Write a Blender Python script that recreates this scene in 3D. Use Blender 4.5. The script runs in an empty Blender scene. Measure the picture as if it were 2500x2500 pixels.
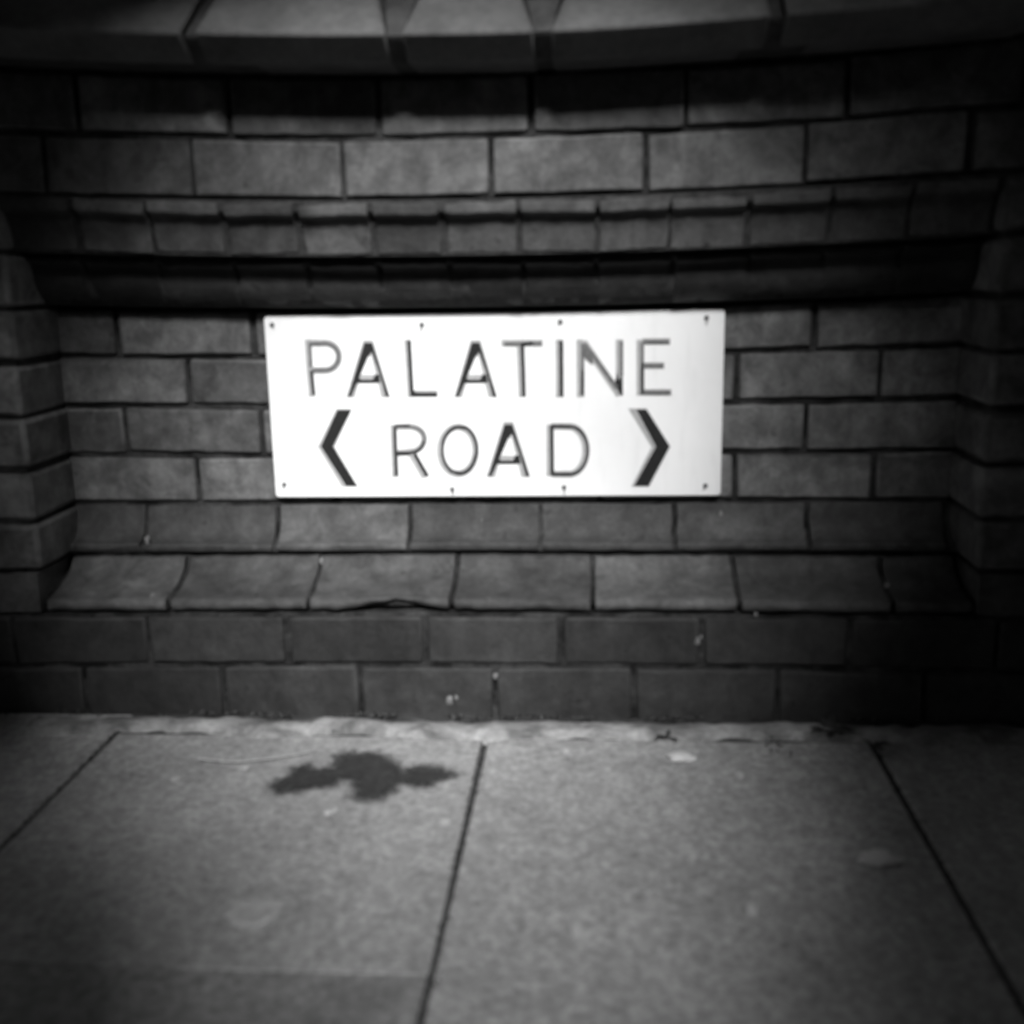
import bpy, bmesh, math, random
import numpy as np
from mathutils import Matrix, Vector, noise

random.seed(7)
S = bpy.context.scene
COL = S.collection
R = math.radians

# ------------------------------------------------------------------ camera
F, CEN = 2680.0, 1250.0                 # focal length and centre, in photograph pixels (2500 wide)
CAM = np.array([0.0, -1.70, 0.675])


def cam_basis(vx, vy, rho):
    v = np.array([vx - CEN, CEN - vy, F]); v /= np.linalg.norm(v)
    z = np.array([0, 1.0, 0]) - v[1] * v; z /= np.linalg.norm(z)
    x = np.cross(v, z)
    if x[0] < 0: x = -x
    c, s = math.cos(rho), math.sin(rho)
    x, z = c * x + s * z, c * z - s * x
    return np.stack([x, v, z], 1)


MB = cam_basis(1450, 640, 0.003)


def at(px, py, axis, val):
    """real point where the sight line of a photograph pixel meets the plane axis = val"""
    d = MB.T @ np.array([px - CEN, CEN - py, F])
    t = (val - CAM[axis]) / d[axis]
    return CAM + t * d


cd = bpy.data.cameras.new('camera')
cam = bpy.data.objects.new('camera', cd)
COL.objects.link(cam)
right, up, fwd = MB[0], MB[1], MB[2]
cam.matrix_world = Matrix(((right[0], up[0], -fwd[0], CAM[0]), (right[1], up[1], -fwd[1], CAM[1]),
                           (right[2], up[2], -fwd[2], CAM[2]), (0, 0, 0, 1)))
cd.sensor_width = 36; cd.lens = F / 2500 * 36
cd.clip_start = 0.02; cd.clip_end = 500
cd.dof.use_dof = True
cd.dof.focus_distance = 4.0
cd.dof.aperture_fstop = 3.3
S.camera = cam

# ------------------------------------------------------------------ light
SUN_EL, SUN_AZ = 39.0, 6.0             # azimuth: degrees to the right of straight behind the camera
W = bpy.data.worlds.new('World'); S.world = W
W.use_nodes = True
nt = W.node_tree; nt.nodes.clear()
sky = nt.nodes.new('ShaderNodeTexSky'); sky.sky_type = 'NISHITA'; sky.sun_disc = False
sky.sun_elevation = R(SUN_EL); sky.sun_rotation = R(180 - SUN_AZ)
bw = nt.nodes.new('ShaderNodeRGBToBW')  # black and white film
bg = nt.nodes.new('ShaderNodeBackground'); bg.inputs['Strength'].default_value = 0.05
wo = nt.nodes.new('ShaderNodeOutputWorld')
nt.links.new(sky.outputs[0], bw.inputs[0]); nt.links.new(bw.outputs[0], bg.inputs[0]); nt.links.new(bg.outputs[0], wo.inputs[0])
sl = bpy.data.lights.new('sun', 'SUN'); sl.energy = 5.0; sl.angle = R(11); sl.color = (1, 1, 1)
sun = bpy.data.objects.new('sun', sl); COL.objects.link(sun)
SUN_DIR = Vector((math.sin(R(SUN_AZ)) * math.cos(R(SUN_EL)), -math.cos(R(SUN_AZ)) * math.cos(R(SUN_EL)), math.sin(R(SUN_EL))))
sun.rotation_euler = SUN_DIR.to_track_quat('Z', 'Y').to_euler()
S.view_settings.view_transform = 'Standard'; S.view_settings.look = 'None'
S.view_settings.exposure = 0.80; S.view_settings.gamma = 1.0
S.view_settings.use_curve_mapping = False

# ------------------------------------------------------------------ materials


def new_mat(name, rough=0.85, spec=0.3):
    m = bpy.data.materials.new(name); m.use_nodes = True
    t = m.node_tree; b = t.nodes['Principled BSDF']
    b.inputs['Roughness'].default_value = rough
    b.inputs['Specular IOR Level'].default_value = spec
    return m, t, b


class G:
    """tiny node builder working in grey values"""
    def __init__(self, t): self.t = t
    def n(self, typ, **kw):
        o = self.t.nodes.new(typ)
        for k, v in kw.items(): setattr(o, k, v)
        return o
    def pos(self, scale=(1, 1, 1)):
        g = self.n('ShaderNodeNewGeometry'); mp = self.n('ShaderNodeMapping'); mp.inputs['Scale'].default_value = scale
        self.t.links.new(g.outputs['Position'], mp.inputs[0]); return mp.outputs[0]
    def noise(self, vec, scale, detail=4, rough=0.6, dist=0.0):
        o = self.n('ShaderNodeTexNoise'); o.inputs['Scale'].default_value = scale; o.inputs['Detail'].default_value = detail
        o.inputs['Roughness'].default_value = rough; o.inputs['Distortion'].default_value = dist
        self.t.links.new(vec, o.inputs['Vector']); return o.outputs['Fac']
    def rng(self, v, a, b, c, d):
        o = self.n('ShaderNodeMapRange'); o.inputs[1].default_value = a; o.inputs[2].default_value = b
        o.inputs[3].default_value = c; o.inputs[4].default_value = d; self.t.links.new(v, o.inputs[0]); return o.outputs[0]
    def math(self, op, a, b):
        o = self.n('ShaderNodeMath', operation=op)
        for i, x in enumerate((a, b)):
            if isinstance(x, (int, float)): o.inputs[i].default_value = x
            else: self.t.links.new(x, o.inputs[i])
        return o.outputs[0]
    def col(self, v, b): self.t.links.new(v, b.inputs['Base Color'])
    def bump(self, v, b, strength=0.4, dist=0.002):
        o = self.n('ShaderNodeBump'); o.inputs['Strength'].default_value = strength; o.inputs['Distance'].default_value = dist
        self.t.links.new(v, o.inputs['Height']); self.t.links.new(o.outputs[0], b.inputs['Normal'])


def brick_mat(name, base, spread=0.25, mottle=0.35, rough=0.8):
    m, t, b = new_mat(name, rough, 0.25); g = G(t); p = g.pos()
    geo = g.n('ShaderNodeNewGeometry')
    ri = g.rng(geo.outputs['Random Per Island'], 0, 1, base * (1 - spread), base * (1 + spread))
    n1 = g.rng(g.noise(p, 11, 5, 0.62, 0.4), 0.3, 0.72, 1 - mottle, 1 + mottle)
    n1 = g.math('MULTIPLY', n1, g.rng(g.noise(p, 31, 4, 0.6, 0.6), 0.32, 0.7, 1 - 0.8 * mottle, 1 + 0.8 * mottle))
    n2 = g.rng(g.noise(p, 130, 5, 0.7), 0.25, 0.75, 0.8, 1.2)
    pits = g.rng(g.noise(p, 60, 3, 0.6), 0.62, 0.75, 1.0, 0.55)
    st = g.rng(g.noise(g.pos((30, 30, 5)), 1.0, 3, 0.55), 0.3, 0.7, 0.86, 1.14)
    v = g.math('MULTIPLY', g.math('MULTIPLY', g.math('MULTIPLY', ri, n1), g.math('MULTIPLY', n2, pits)), st)
    g.col(v, b)
    h = g.math('ADD', g.math('MULTIPLY', g.noise(p, 45, 6, 0.65), 1.0), g.math('MULTIPLY', g.noise(p, 260, 3, 0.6), 0.5))
    g.bump(h, b, 0.55, 0.004)
    return m


def plain_mat(name, base, var=0.3, scale=40, rough=0.9, bump=0.5, bd=0.003, spec=0.25):
    m, t, b = new_mat(name, rough, spec); g = G(t); p = g.pos()
    n1 = g.rng(g.noise(p, scale, 6, 0.65), 0.28, 0.72, base * (1 - var), base * (1 + var))
    n2 = g.rng(g.noise(p, scale * 6, 3, 0.6), 0.3, 0.7, 0.85, 1.15)
    g.col(g.math('MULTIPLY', n1, n2), b)
    if bump: g.bump(g.noise(p, scale * 2.5, 5, 0.7), b, bump, bd)
    return m


M_BRICK = brick_mat('sooty_brick', 0.108, 0.36, 0.42)
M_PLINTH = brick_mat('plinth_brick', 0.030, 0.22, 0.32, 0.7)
M_MOULD = brick_mat('moulded_brick', 0.064, 0.28, 0.36, 0.7)
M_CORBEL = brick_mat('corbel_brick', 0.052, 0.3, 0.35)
M_SHADEHEADER = brick_mat('shaded_header', 0.024, 0.3, 0.3, 0.6)  # darker colour stands in for shade on the lower header course
M_UPPER = brick_mat('upper_brick', 0.085, 0.32, 0.42)
def mortar_material():
    m, t, b = new_mat('black_mortar', 0.95, 0.2); g = G(t); p = g.pos()
    n1 = g.rng(g.noise(p, 16, 4, 0.65, 0.5), 0.40, 0.72, 0.009, 0.055)
    n2 = g.rng(g.noise(p, 160, 4, 0.7), 0.3, 0.7, 0.6, 1.4)
    g.col(g.math('MULTIPLY', n1, n2), b); g.bump(g.noise(p, 140, 5, 0.7), b, 0.9, 0.003)
    return m


M_MORTAR = mortar_material()
M_COPE = plain_mat('coping_stone', 0.105, 0.3, 14, 0.85, 0.6)
M_GREYMORTAR = plain_mat('grey_mortar', 0.030, 0.7, 60, 0.95, 0.8)
M_COPEJOINT = plain_mat('coping_mortar', 0.06, 0.4, 40, 0.95, 0.8)
M_ROAD = plain_mat('asphalt', 0.05, 0.3, 30, 0.9, 0.6)
M_KERB = plain_mat('kerb_stone', 0.22, 0.25, 30)
M_DIRT = plain_mat('joint_dirt', 0.05, 0.5, 60)
def cement_material():
    m, t, b = new_mat('cement_smear', 0.9, 0.2); g = G(t); p = g.pos((1, 1.6, 1))
    n1 = g.rng(g.noise(p, 13, 5, 0.62, 0.5), 0.38, 0.64, 0.12, 0.37)
    n2 = g.rng(g.noise(p, 90, 5, 0.7), 0.3, 0.7, 0.75, 1.25)
    g.col(g.math('MULTIPLY', n1, n2), b); g.bump(g.noise(p, 70, 5, 0.7), b, 0.8, 0.004)
    return m


M_CEMENT = cement_material()
def grit_material():
    m, t, b = new_mat('dark_grit', 0.95, 0.2); g = G(t)
    geo = g.n('ShaderNodeNewGeometry')
    a = g.math('POWER', geo.outputs['Random Per Island'], 2.2)
    g.col(g.rng(a, 0, 1, 0.015, 0.10), b)
    return m


M_GRIT = grit_material()
M_STAIN = plain_mat('dark_stain', 0.055, 0.45, 90, 0.95, 0.9)
M_GUM = plain_mat('pale_gum', 0.42, 0.15, 60, 0.8, 0.3)
M_PAPER = plain_mat('pale_paper', 0.55, 0.15, 40, 0.85, 0.3)
M_STALK = plain_mat('dry_stalk', 0.36, 0.2, 60)
M_WEED = plain_mat('dark_weed', 0.045, 0.4, 60, 0.7, 0.2)
M_SPLASH = plain_mat('lime_splash', 0.16, 0.3, 60)
M_RUST = plain_mat('rust_run', 0.45, 0.2, 120, 0.7, 0)
M_SCREW = plain_mat('rusty_screw', 0.12, 0.4, 200, 0.6)


def slab_material(lo=0.28, hi=0.32):
    m, t, b = new_mat('paving_concrete', 0.85, 0.3); g = G(t); p = g.pos()
    geo = g.n('ShaderNodeNewGeometry')
    ri = g.rng(geo.outputs['Random Per Island'], 0, 1, lo, hi)
    n1 = g.rng(g.noise(p, 5, 5, 0.6, 0.3), 0.3, 0.7, 0.84, 1.14)
    n2 = g.rng(g.noise(p, 95, 6, 0.8), 0.3, 0.7, 0.52, 1.48)
    n3 = g.rng(g.noise(g.pos((1, 0.7, 1)), 42, 5, 0.7), 0.33, 0.7, 1.24, 0.74)
    v = g.math('MULTIPLY', g.math('MULTIPLY', ri, n1), g.math('MULTIPLY', n2, n3))
    g.col(v, b)
    h = g.math('ADD', g.noise(p, 90, 5, 0.75), g.math('MULTIPLY', g.noise(p, 300, 3, 0.6), 0.6))
    g.bump(h, b, 0.5, 0.003)
    return m


M_SLAB = slab_material()
M_SLAB2 = slab_material(0.22, 0.23)


def sign_material():
    m, t, b = new_mat('white_enamel', 0.45, 0.4); g = G(t); p = g.pos()
    n1 = g.rng(g.noise(p, 9, 4, 0.6), 0.3, 0.7, 0.80, 0.86)
    n2 = g.rng(g.noise(g.pos((60, 60, 9)), 1.0, 3, 0.5), 0.55, 0.8, 1.0, 0.93)
    g.col(g.math('MULTIPLY', n1, n2), b)
    return m


M_SIGN = sign_material()
M_INK = plain_mat('black_sign_paint', 0.014, 0.3, 120, 0.6, 0)
M_GHOST = plain_mat('ghost_sign_paint', 0.36, 0.14, 150, 0.6, 0)  # grey ghost of a doubled exposure, put into the lettering colour
M_HALFWORN = plain_mat('half_worn_sign_paint', 0.13, 0.35, 170, 0.6, 0)

# ------------------------------------------------------------------ building helpers


def link(o, parent=None, label=None, cat=None, group=None, kind=None):
    COL.objects.link(o)
    if parent: o.parent = parent
    for k, v in (('label', label), ('category', cat), ('group', group), ('kind', kind)):
        if v: o[k] = v
    return o


def empty(name, loc=(0, 0, 0), **kw):
    o = bpy.data.objects.new(name, None); o.location = loc
    return link(o, **kw)


def mesh_obj(name, bm, mats, parent=None, bevel=0, seg=2, smooth=True, **kw):
    bmesh.ops.recalc_face_normals(bm, faces=bm.faces)
    me = bpy.data.meshes.new(name); bm.to_mesh(me); bm.free()
    for m in (mats if isinstance(mats, (list, tuple)) else [mats]): me.materials.append(m)
    if smooth:
        for p in me.polygons: p.use_smooth = True
        me.set_sharp_from_angle(angle=R(40))
    o = bpy.data.objects.new(name, me)
    if bevel:
        b = o.modifiers.new('bevel', 'BEVEL'); b.width = bevel; b.segments = seg; b.limit_method = 'ANGLE'; b.angle_limit = R(34)
        b.harden_normals = False
    return link(o, parent, **kw)


def sag(x, z):
    """old brickwork: the courses dip towards the middle of the bay"""
    k = 0.09 * (z - 0.31) if z > 0.31 else 0.05 * (z - 0.31)
    d = abs(x + 0.1)
    return z + k * (d * d if d < 0.8 else 0.64 + 0.6 * (d - 0.8))


def prism(bm, prof, x0, x1, mat=0, jit=0.0, nx=1, warp=True, rough=0.0):
    """profile (y, z) swept along x; x0, x1 may be functions of (y, z)"""
    fx0 = x0 if callable(x0) else (lambda y, z: x0)
    fx1 = x1 if callable(x1) else (lambda y, z: x1)
    ring = []
    jy = [random.uniform(-jit, jit) for _ in range(2)]; jz = [random.uniform(-jit, jit) for _ in range(2)]
    e0, e1 = random.uniform(-jit, jit), random.uniform(-jit, jit)
    for i in range(nx + 1):
        f = i / nx; r = []
        for (y, z) in prof:
            x = (fx0(y, z) + e0) * (1 - f) + (fx1(y, z) + e1) * f
            yy = y + jy[0] * (1 - f) + jy[1] * f; zz = z + jz[0] * (1 - f) + jz[1] * f
            if rough and y < 0.05:
                zz += rough * noise.noise(Vector((x * 55, y * 30, z * 55 + 3))); yy += 0.6 * rough * noise.noise(Vector((x * 40, 7, z * 40)))
                if i in (0, nx): x += rough * noise.noise(Vector((x * 40, 17, z * 60)))
            if warp: zz = sag(x, zz)
            r.append(bm.verts.new((x, yy, zz)))
        ring.append(r)
    n = len(prof)
    for i in range(nx):
        for k in range(n):
            f = bm.faces.new((ring[i][k], ring[i][(k + 1) % n], ring[i + 1][(k + 1) % n], ring[i + 1][k])); f.material_index = mat
    for r in (ring[0], ring[-1]):
        f = bm.faces.new(r); f.material_index = mat


def rect(y0, y1, z0, z1):
    return [(y0, z0), (y1, z0), (y1, z1), (y0, z1)]


def xs(pxs, py, plane, pitch, lo=-2.6, hi=2.6):
    """joint positions along a course, continued on both sides"""
    v = [at(p, py, 1, plane)[0] for p in pxs]
    a = list(v)
    while a[0] > lo: a.insert(0, a[0] - pitch)
    while a[-1] < hi: a.append(a[-1] + pitch)
    return a


J = 0.0042      # half a joint
BACK = 0.22     # rear face of the wall
PROUD = -0.135  # face of plinth, piers and upper courses
PIERF = -0.138


def course(bm, joints, prof, lo=-9, hi=9, jit=0.0012, nx=1):
    for a, b in zip(joints[:-1], joints[1:]):
        a2, b2 = max(a, lo), min(b, hi)
        if b2 - a2 < 0.03: continue
        prism(bm, prof, a2 + J, b2 - J, 0, jit, max(nx, 8), rough=0.0022)


# ------------------------------------------------------------------ brick wall
ZC = [0.0, 0.0813, 0.1625, 0.2305, 0.3062, 0.3825, 0.4587, 0.535, 0.609, 0.687, 0.764, 0.845, 0.925]
wall = empty('brick_wall', (0, 0, 0), label='sooty brick boundary wall with moulded courses, piers and a sunken panel behind the street sign', cat='wall')

XL = at(72, 1150, 1, PIERF)[0]         # inner edges of the two piers
XR = at(2400, 1150, 1, PIERF)[0]
XE = 2.4                                # how far the wall runs to either side


def mortar(bm, prof, lo=-XE, hi=XE):
    prism(bm, prof, lo, hi, 1, 0, 220, rough=0.004)


# sunken panel
bm = bmesh.new()
rows = [([304 - 0, 485 - 0], 0), ]
panel_rows = [
    (3 + 1, [143, 485, 818, 1140, 1465, 1793, 2136], 1165),
    (5, [-30, 304, 637, 970, 1300, 1635, 1968, 2310], 1050),
    (6, [133, 463, 795, 1125, 1455, 1797, 2149], 935),
    (7, [-50, 285, 618, 960, 1300, 1640, 1988, 2330], 810)]
for ci, pj, py in panel_rows:
    z0, z1 = ZC[ci], ZC[ci + 1]
    js = [at(p, py, 1, 0.0)[0] for p in pj]
    js = [XL - 0.02] + [j for j in js if XL + 0.03 < j < XR - 0.03] + [XR + 0.02]
    course(bm, js, rect(0.0, 0.1, z0 + J, z1 - J), jit=0.0016)
prism(bm, rect(0.0065, 0.1, ZC[3], ZC[8]), XL - 0.02, XR + 0.02, 1, 0, 20)
mesh_obj('sunken_panel', bm, [M_BRICK, M_MORTAR], wall, 0.004)

# plinth: two plain courses, then two moulded ones stepping back to the panel
bm = bmesh.new()
j_c2 = xs([207, 547, 879, 1208, 1548, 1900], 1680, PROUD, 0.212)
j_c1 = xs([33, 362, 702, 1038, 1371, 1715, 2075], 1560, PROUD, 0.212)
course(bm, j_c2, rect(PROUD, 0.1, ZC[0] + J - 0.03, ZC[1] - J), -XE, XE)
course(bm, j_c1, rect(PROUD, 0.1, ZC[1] + J, ZC[2] - J), -XE, XE)
mortar(bm, rect(PROUD + 0.005, 0.1, -0.05, ZC[2]))
mesh_obj('plinth', bm, [M_PLINTH, M_MORTAR], wall, 0.004)


def cove(y_in, y_out, z_lip, z_far, lip, power=2.0, n=9, dy=0.0, curve=1.0):
    """points from the lip (vertical, at y_out) along a hollow to y_in; z_far > z_lip for a plinth, < for a corbel"""
    s = 1 if z_far > z_lip else -1
    zl = z_lip + s * lip
    pts = [(y_out + dy + 0.003, z_lip), (y_out + dy, z_lip + s * 0.004), (y_out + dy, zl - s * 0.003), (y_out + dy + 0.003, zl)]
    for i in range(1, n + 1):
        a = i / n
        u = 1 - math.sqrt(max(0, 1 - a ** power))          # quarter ellipse: shallow first, then steep
        u = curve * u + (1 - curve) * a
        pts.append((y_out + 0.003 + (y_in - y_out - 0.003) * a + dy, zl + (z_far - zl) * u))
    return pts


MID = -0.036
j_B = xs([113, 446, 776, 1113, 1447, 1793, 2155], 1420, MID - 0.03, 0.209)
j_A = xs([30, 353, 676, 1000, 1321, 1647, 1972], 1300, MID + 0.02, 0.209)
bm = bmesh.new()
za, zb = ZC[3] + J, ZC[4] - J
profA = cove(0.0, MID, za, zb, 0.013) + [(0.1, zb), (0.1, za)]
course(bm, j_A, profA, XL - 0.03, XR + 0.03, jit=0.0012)
za2, zb2 = ZC[3] , ZC[4]
prism(bm, cove(0.0, MID, za2, zb2, 0.013, dy=0.005) + [(0.1, zb2), (0.1, za2)], XL - 0.03, XR + 0.03, 1, 0, 20)
za, zb = ZC[2] + J, ZC[3] - J
profB = [(PROUD + 0.012, za), (PROUD + 0.005, za + 0.002), (PROUD + 0.001, za + 0.006), (PROUD, za + 0.011), (PROUD + 0.002, za + 0.0155), (PROUD + 0.006, za + 0.019)]
n = 9
for i in range(1, n + 1):
    a = i / n
    u = 0.75 * (1 - math.sqrt(max(0, 1 - a ** 2))) + 0.25 * a
    profB.append((PROUD + 0.006 + (MID - PROUD - 0.006) * a, za + 0.019 + (zb - za - 0.019) * u))
profB += [(0.1, zb), (0.1, za)]
course(bm, j_B, profB, XL - 0.005, XR + 0.005, jit=0.0010, nx=26)
chx = at(965, 1485, 1, PROUD)[0]
for v in bm.verts:                      # a flake has broken off the lower edge of one brick
    if v.co.z < 0.1625 + 0.026 and v.co.y < PROUD + 0.014 and abs(v.co.x - chx) < 0.085:
        d = (v.co.x - chx) / 0.085
        h = max(0, (1 - abs(d)) ** 1.3) * 0.015 * (1 + 0.3 * noise.noise(v.co * 60))
        low = max(0, min(1, (0.1625 + 0.026 - v.co.z) / 0.022))
        v.co.z += h * low; v.co.y += 0.9 * h * low
mB = [(y + 0.015 if y < 0.05 else y, z) for y, z in profB]
prism(bm, mB[:-2] + [(0.1, ZC[3]), (0.1, ZC[2])], XL - 0.03, XR + 0.03, 1, 0, 20)
# below the piers the same course is plain
course(bm, [XL - 0.005 - 0.212 * k for k in range(9, -1, -1)], rect(PROUD, 0.1, ZC[2] + J, ZC[3] - J), -XE, XL - 0.005)
course(bm, [XR + 0.005 + 0.212 * k for k in range(10)], rect(PROUD, 0.1, ZC[2] + J, ZC[3] - J), XR + 0.005, XE)
for lo, hi in ((-XE, XL - 0.03), (XR + 0.03, XE)):
    prism(bm, rect(PROUD + 0.006, 0.1, ZC[2], ZC[3]), lo, hi, 1, 0, 12)
mesh_obj('moulded_plinth_courses', bm, [M_MOULD, M_MORTAR], wall, 0.002, 1)

# corbel: two header courses stepping out again above the panel
bm = bmesh.new()
j_k1 = xs([215, 395, 579, 757, 928, 1106, 1279, 1457, 1638, 1826, 2004, 2190], 690, -0.06, 0.112)
j_k2 = xs([171, 353, 534, 718, 899, 1077, 1266, 1457, 1638, 1832, 2033, 2233], 505, PROUD, 0.112)
KA, KB_, KC = -0.055, -0.078, -0.108
za, zb = ZC[8] + J, ZC[9] - J


def under(z0, z1, d=0.0):
    p = [(y + d, z) for y, z in cove(-0.060, KB_, z1, z0 + 0.044, 0.010)]
    p += [(-0.060 + 0.048 * (1 - math.cos(R(15 * q))) + d, z0 + 0.044 - 0.044 * math.sin(R(15 * q))) for q in range(1, 7)]
    return p + [(0.1, z0), (0.1, z1)]


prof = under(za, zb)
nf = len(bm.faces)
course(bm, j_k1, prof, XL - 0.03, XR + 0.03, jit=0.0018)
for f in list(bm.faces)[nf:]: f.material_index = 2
prism(bm, under(ZC[8] + 0.002, ZC[9], 0.0025), XL - 0.03, XR + 0.03, 1, 0, 20)
za, zb = ZC[9] + J, ZC[10] - J
prof = cove(KC, PROUD, zb, za, 0.0185) + [(0.1, za), (0.1, zb)]
course(bm, j_k2, prof, XL - 0.03, XR + 0.03, jit=0.0020)
prism(bm, [(y + 0.0025 if y < 0.05 else y, z) for y, z in cove(KC, PROUD, ZC[10], ZC[9], 0.0185)] + [(0.1, ZC[9]), (0.1, ZC[10])], XL - 0.03, XR + 0.03, 1, 0, 20)
mesh_obj('corbelled_header_courses', bm, [M_CORBEL, M_GREYMORTAR, M_SHADEHEADER], wall, 0.0025, 1)

# two plain courses under the coping
bm = bmesh.new()
j_u1 = xs([103, 469, 835, 1202, 1577, 1965, 2366], 400, PROUD, 0.225)
j_u2 = xs([186, 556, 925, 1298, 1674, 2072], 270, PROUD, 0.225)
course(bm, j_u1, rect(PROUD, 0.1, ZC[10] + J, ZC[11] - J), -XE, XE, 0.002)
course(bm, j_u2, rect(PROUD, 0.1, ZC[11] + J, ZC[12] - J), -XE, XE, 0.002)
mortar(bm, rect(PROUD + 0.007, 0.1, ZC[10], ZC[12] + 0.004))
mesh_obj('upper_courses', bm, [M_UPPER, M_MORTAR], wall, 0.005)

# solid core behind the faces
bm = bmesh.new()
prism(bm, rect(0.098, BACK, -0.05, ZC[12] + 0.003), -XE, XE, 0, 0, 40)
mesh_obj('rear_face', bm, M_MORTAR, wall)

# piers
for side in (-1, 1):
    bm = bmesh.new()
    inner = XL if side < 0 else XR
    for k in range(3, 10):
        z0, z1 = ZC[k] + J, ZC[k + 1] - J
        first = 0.225 if k % 2 else 0.108
        cuts = [0, first] + [first + 0.22 * q for q in range(1, 9)]
        for a, b in zip(cuts[:-1], cuts[1:]):
            xa, xb = inner + side * (a if a == 0 else a + J), inner + side * (b - J)
            lo, hi = min(xa, xb), max(xa, xb)
            if hi > XE or lo < -XE: continue
            prism(bm, rect(PIERF, 0.08, z0, z1), lo, hi, 0, 0.0016, 8, rough=0.0018)
    xa, xb = inner + side * 0.007, inner + side * 1.6
    prism(bm, rect(PIERF + 0.007, 0.08, ZC[3], ZC[10]), min(xa, xb), max(xa, xb), 1, 0, 16)
    mesh_obj('pier', bm, [M_BRICK, M_MORTAR], wall, 0.007, 3)

# coping
coping = empty('coping', (0, 0, 0), parent=wall)
CF = -0.254
cz0 = at(1100, 152, 1, CF + 0.036)[2]; cz1 = at(1100, 76, 1, CF)[2]
cj = [at(p, 70, 1, CF)[0] for p in (455, 960, 1326, 1903)]
lo = [cj[0] - 0.33 * k for k in range(6, 0, -1)]; hi = [cj[-1] + 0.33 * k for k in range(1, 7)]
joints = lo + cj + hi
flare = {round(cj[1], 4): 0.38, round(cj[2], 4): 0.42}
lean = {round(cj[0], 4): 0.28, round(cj[3], 4): -0.12}
for a, b in zip(joints[:-1], joints[1:]):
    if a < -XE or b > XE: continue
    fa, fb = flare.get(round(a, 4), 0.02), flare.get(round(b, 4), 0.02)
    la, lb = lean.get(round(a, 4), 0), lean.get(round(b, 4), 0)

    def ex0(y, z, a=a, f=fa, l=la):
        t = max(0, z - cz1); return a + 0.010 + min(t, 0.06) * f + min(t, 0.1) * l

    def ex1(y, z, b=b, f=fb, l=lb):
        t = max(0, z - cz1); return b - 0.010 - min(t, 0.06) * f + min(t, 0.1) * l
    bm = bmesh.new()
    prof = [(CF + 0.042, cz0), (CF + 0.034, cz0 + 0.004), (CF, cz1 - 0.002), (CF + 0.004, cz1 + 0.003), (CF + 0.055, cz1 + 0.055), (CF + 0.16, cz1 + 0.13), (CF + 0.22, cz1 + 0.15),
            (BACK + 0.02, cz1 + 0.07), (BACK + 0.06, cz0 + 0.02), (BACK + 0.06, cz0)]
    prism(bm, prof, ex0, ex1, 0, 0.002, 6)
    mesh_obj('coping_stone', bm, M_COPE, coping, 0.004, 2)
bm = bmesh.new()
prism(bm, [(y + (0.011 if y < 0 else -0.011), z + (0.001 if z == cz0 else (0 if z < cz1 else -0.009))) for y, z in prof], -XE, XE, 0, 0, 40)
mesh_obj('coping_mortar', bm, M_COPEJOINT, coping)

# lime splashes and dribbles stuck to the bricks
bm = bmesh.new()


def blob(bm, c, rx, ry, rz, seed, amp=0.35, sub=2):
    r = bmesh.ops.create_icosphere(bm, subdivisions=sub, radius=1.0)
    for v in r['verts']:
        d = 1 + amp * noise.noise(v.co * 1.7 + Vector((seed, seed * 2, 0)))
        v.co = Vector((c[0] + v.co.x * rx * d, c[1] + v.co.y * ry * d, c[2] + v.co.z * rz * d))


for i, (px, py, pl, s) in enumerate([(360, 1318, MID, 8), (1098, 1710, PROUD, 9), (1115, 1703, PROUD, 5), (1703, 1566, PROUD, 7), (1712, 1556, PROUD, 4), (785, 1370, MID, 6),
                                     (372, 1455, -0.12, 6), (1178, 1270, -0.002, 4), (1760, 1255, -0.001, 6), (1765, 1278, -0.003, 5), (1210, 1650, PROUD, 6), (1845, 1500, PROUD, 5),
                                     (2190, 1480, -0.11, 6), (2165, 1430, -0.1, 6), (1940, 1300, -0.009, 8), (2030, 1305, -0.010, 6), (1830, 565, -0.08, 6), (1832, 590, -0.08, 6), (1462, 560, -0.08, 5), (1260, 600, -0.08, 5)]):
    p = at(px, py, 1, pl)
    blob(bm, p, s * 0.0006, 0.003, s * 0.0009, i * 3.1, 0.5)
mesh_obj('lime_splash', bm, M_SPLASH, wall)

# ------------------------------------------------------------------ street sign
SY = -0.012
tl, tr, br, bl = [at(px, py, 1, SY) for px, py in ((645, 769), (1775, 757), (1755, 1213), (671, 1212))]
sx0, sx1 = (tl[0] + bl[0]) / 2, (tr[0] + br[0]) / 2
sz0, sz1 = (bl[2] + br[2]) / 2, (tl[2] + tr[2]) / 2
sign = empty('street_sign', ((sx0 + sx1) / 2, 0, sz0), label='white enamelled street name sign reading PALATINE ROAD with two chevrons, screwed to the brick panel', cat='street sign')
SO = Vector(sign.location)


def to_sign(bm): bmesh.ops.translate(bm, verts=bm.verts, vec=-SO)


bm = bmesh.new()
rad, pts = 0.006, []
for cx, cz, a0 in ((sx1 - rad, sz1 - rad, 0), (sx0 + rad, sz1 - rad, 90), (sx0 + rad, sz0 + rad, 180), (sx1 - rad, sz0 + rad, 270)):
    for q in range(5):
        a = R(a0 + q * 22.5); pts.append((cx + rad * math.cos(a), cz + rad * math.sin(a)))
f = bm.faces.new([bm.verts.new((x, SY, z)) for x, z in pts])
r = bmesh.ops.extrude_face_region(bm, geom=[f])
bmesh.ops.translate(bm, verts=[v for v in r['geom'] if isinstance(v, bmesh.types.BMVert)], vec=(0, 0.0115, 0))
to_sign(bm)
mesh_obj('sign_plate', bm, M_SIGN, sign, 0.0018, 3)

layer = [0]


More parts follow.
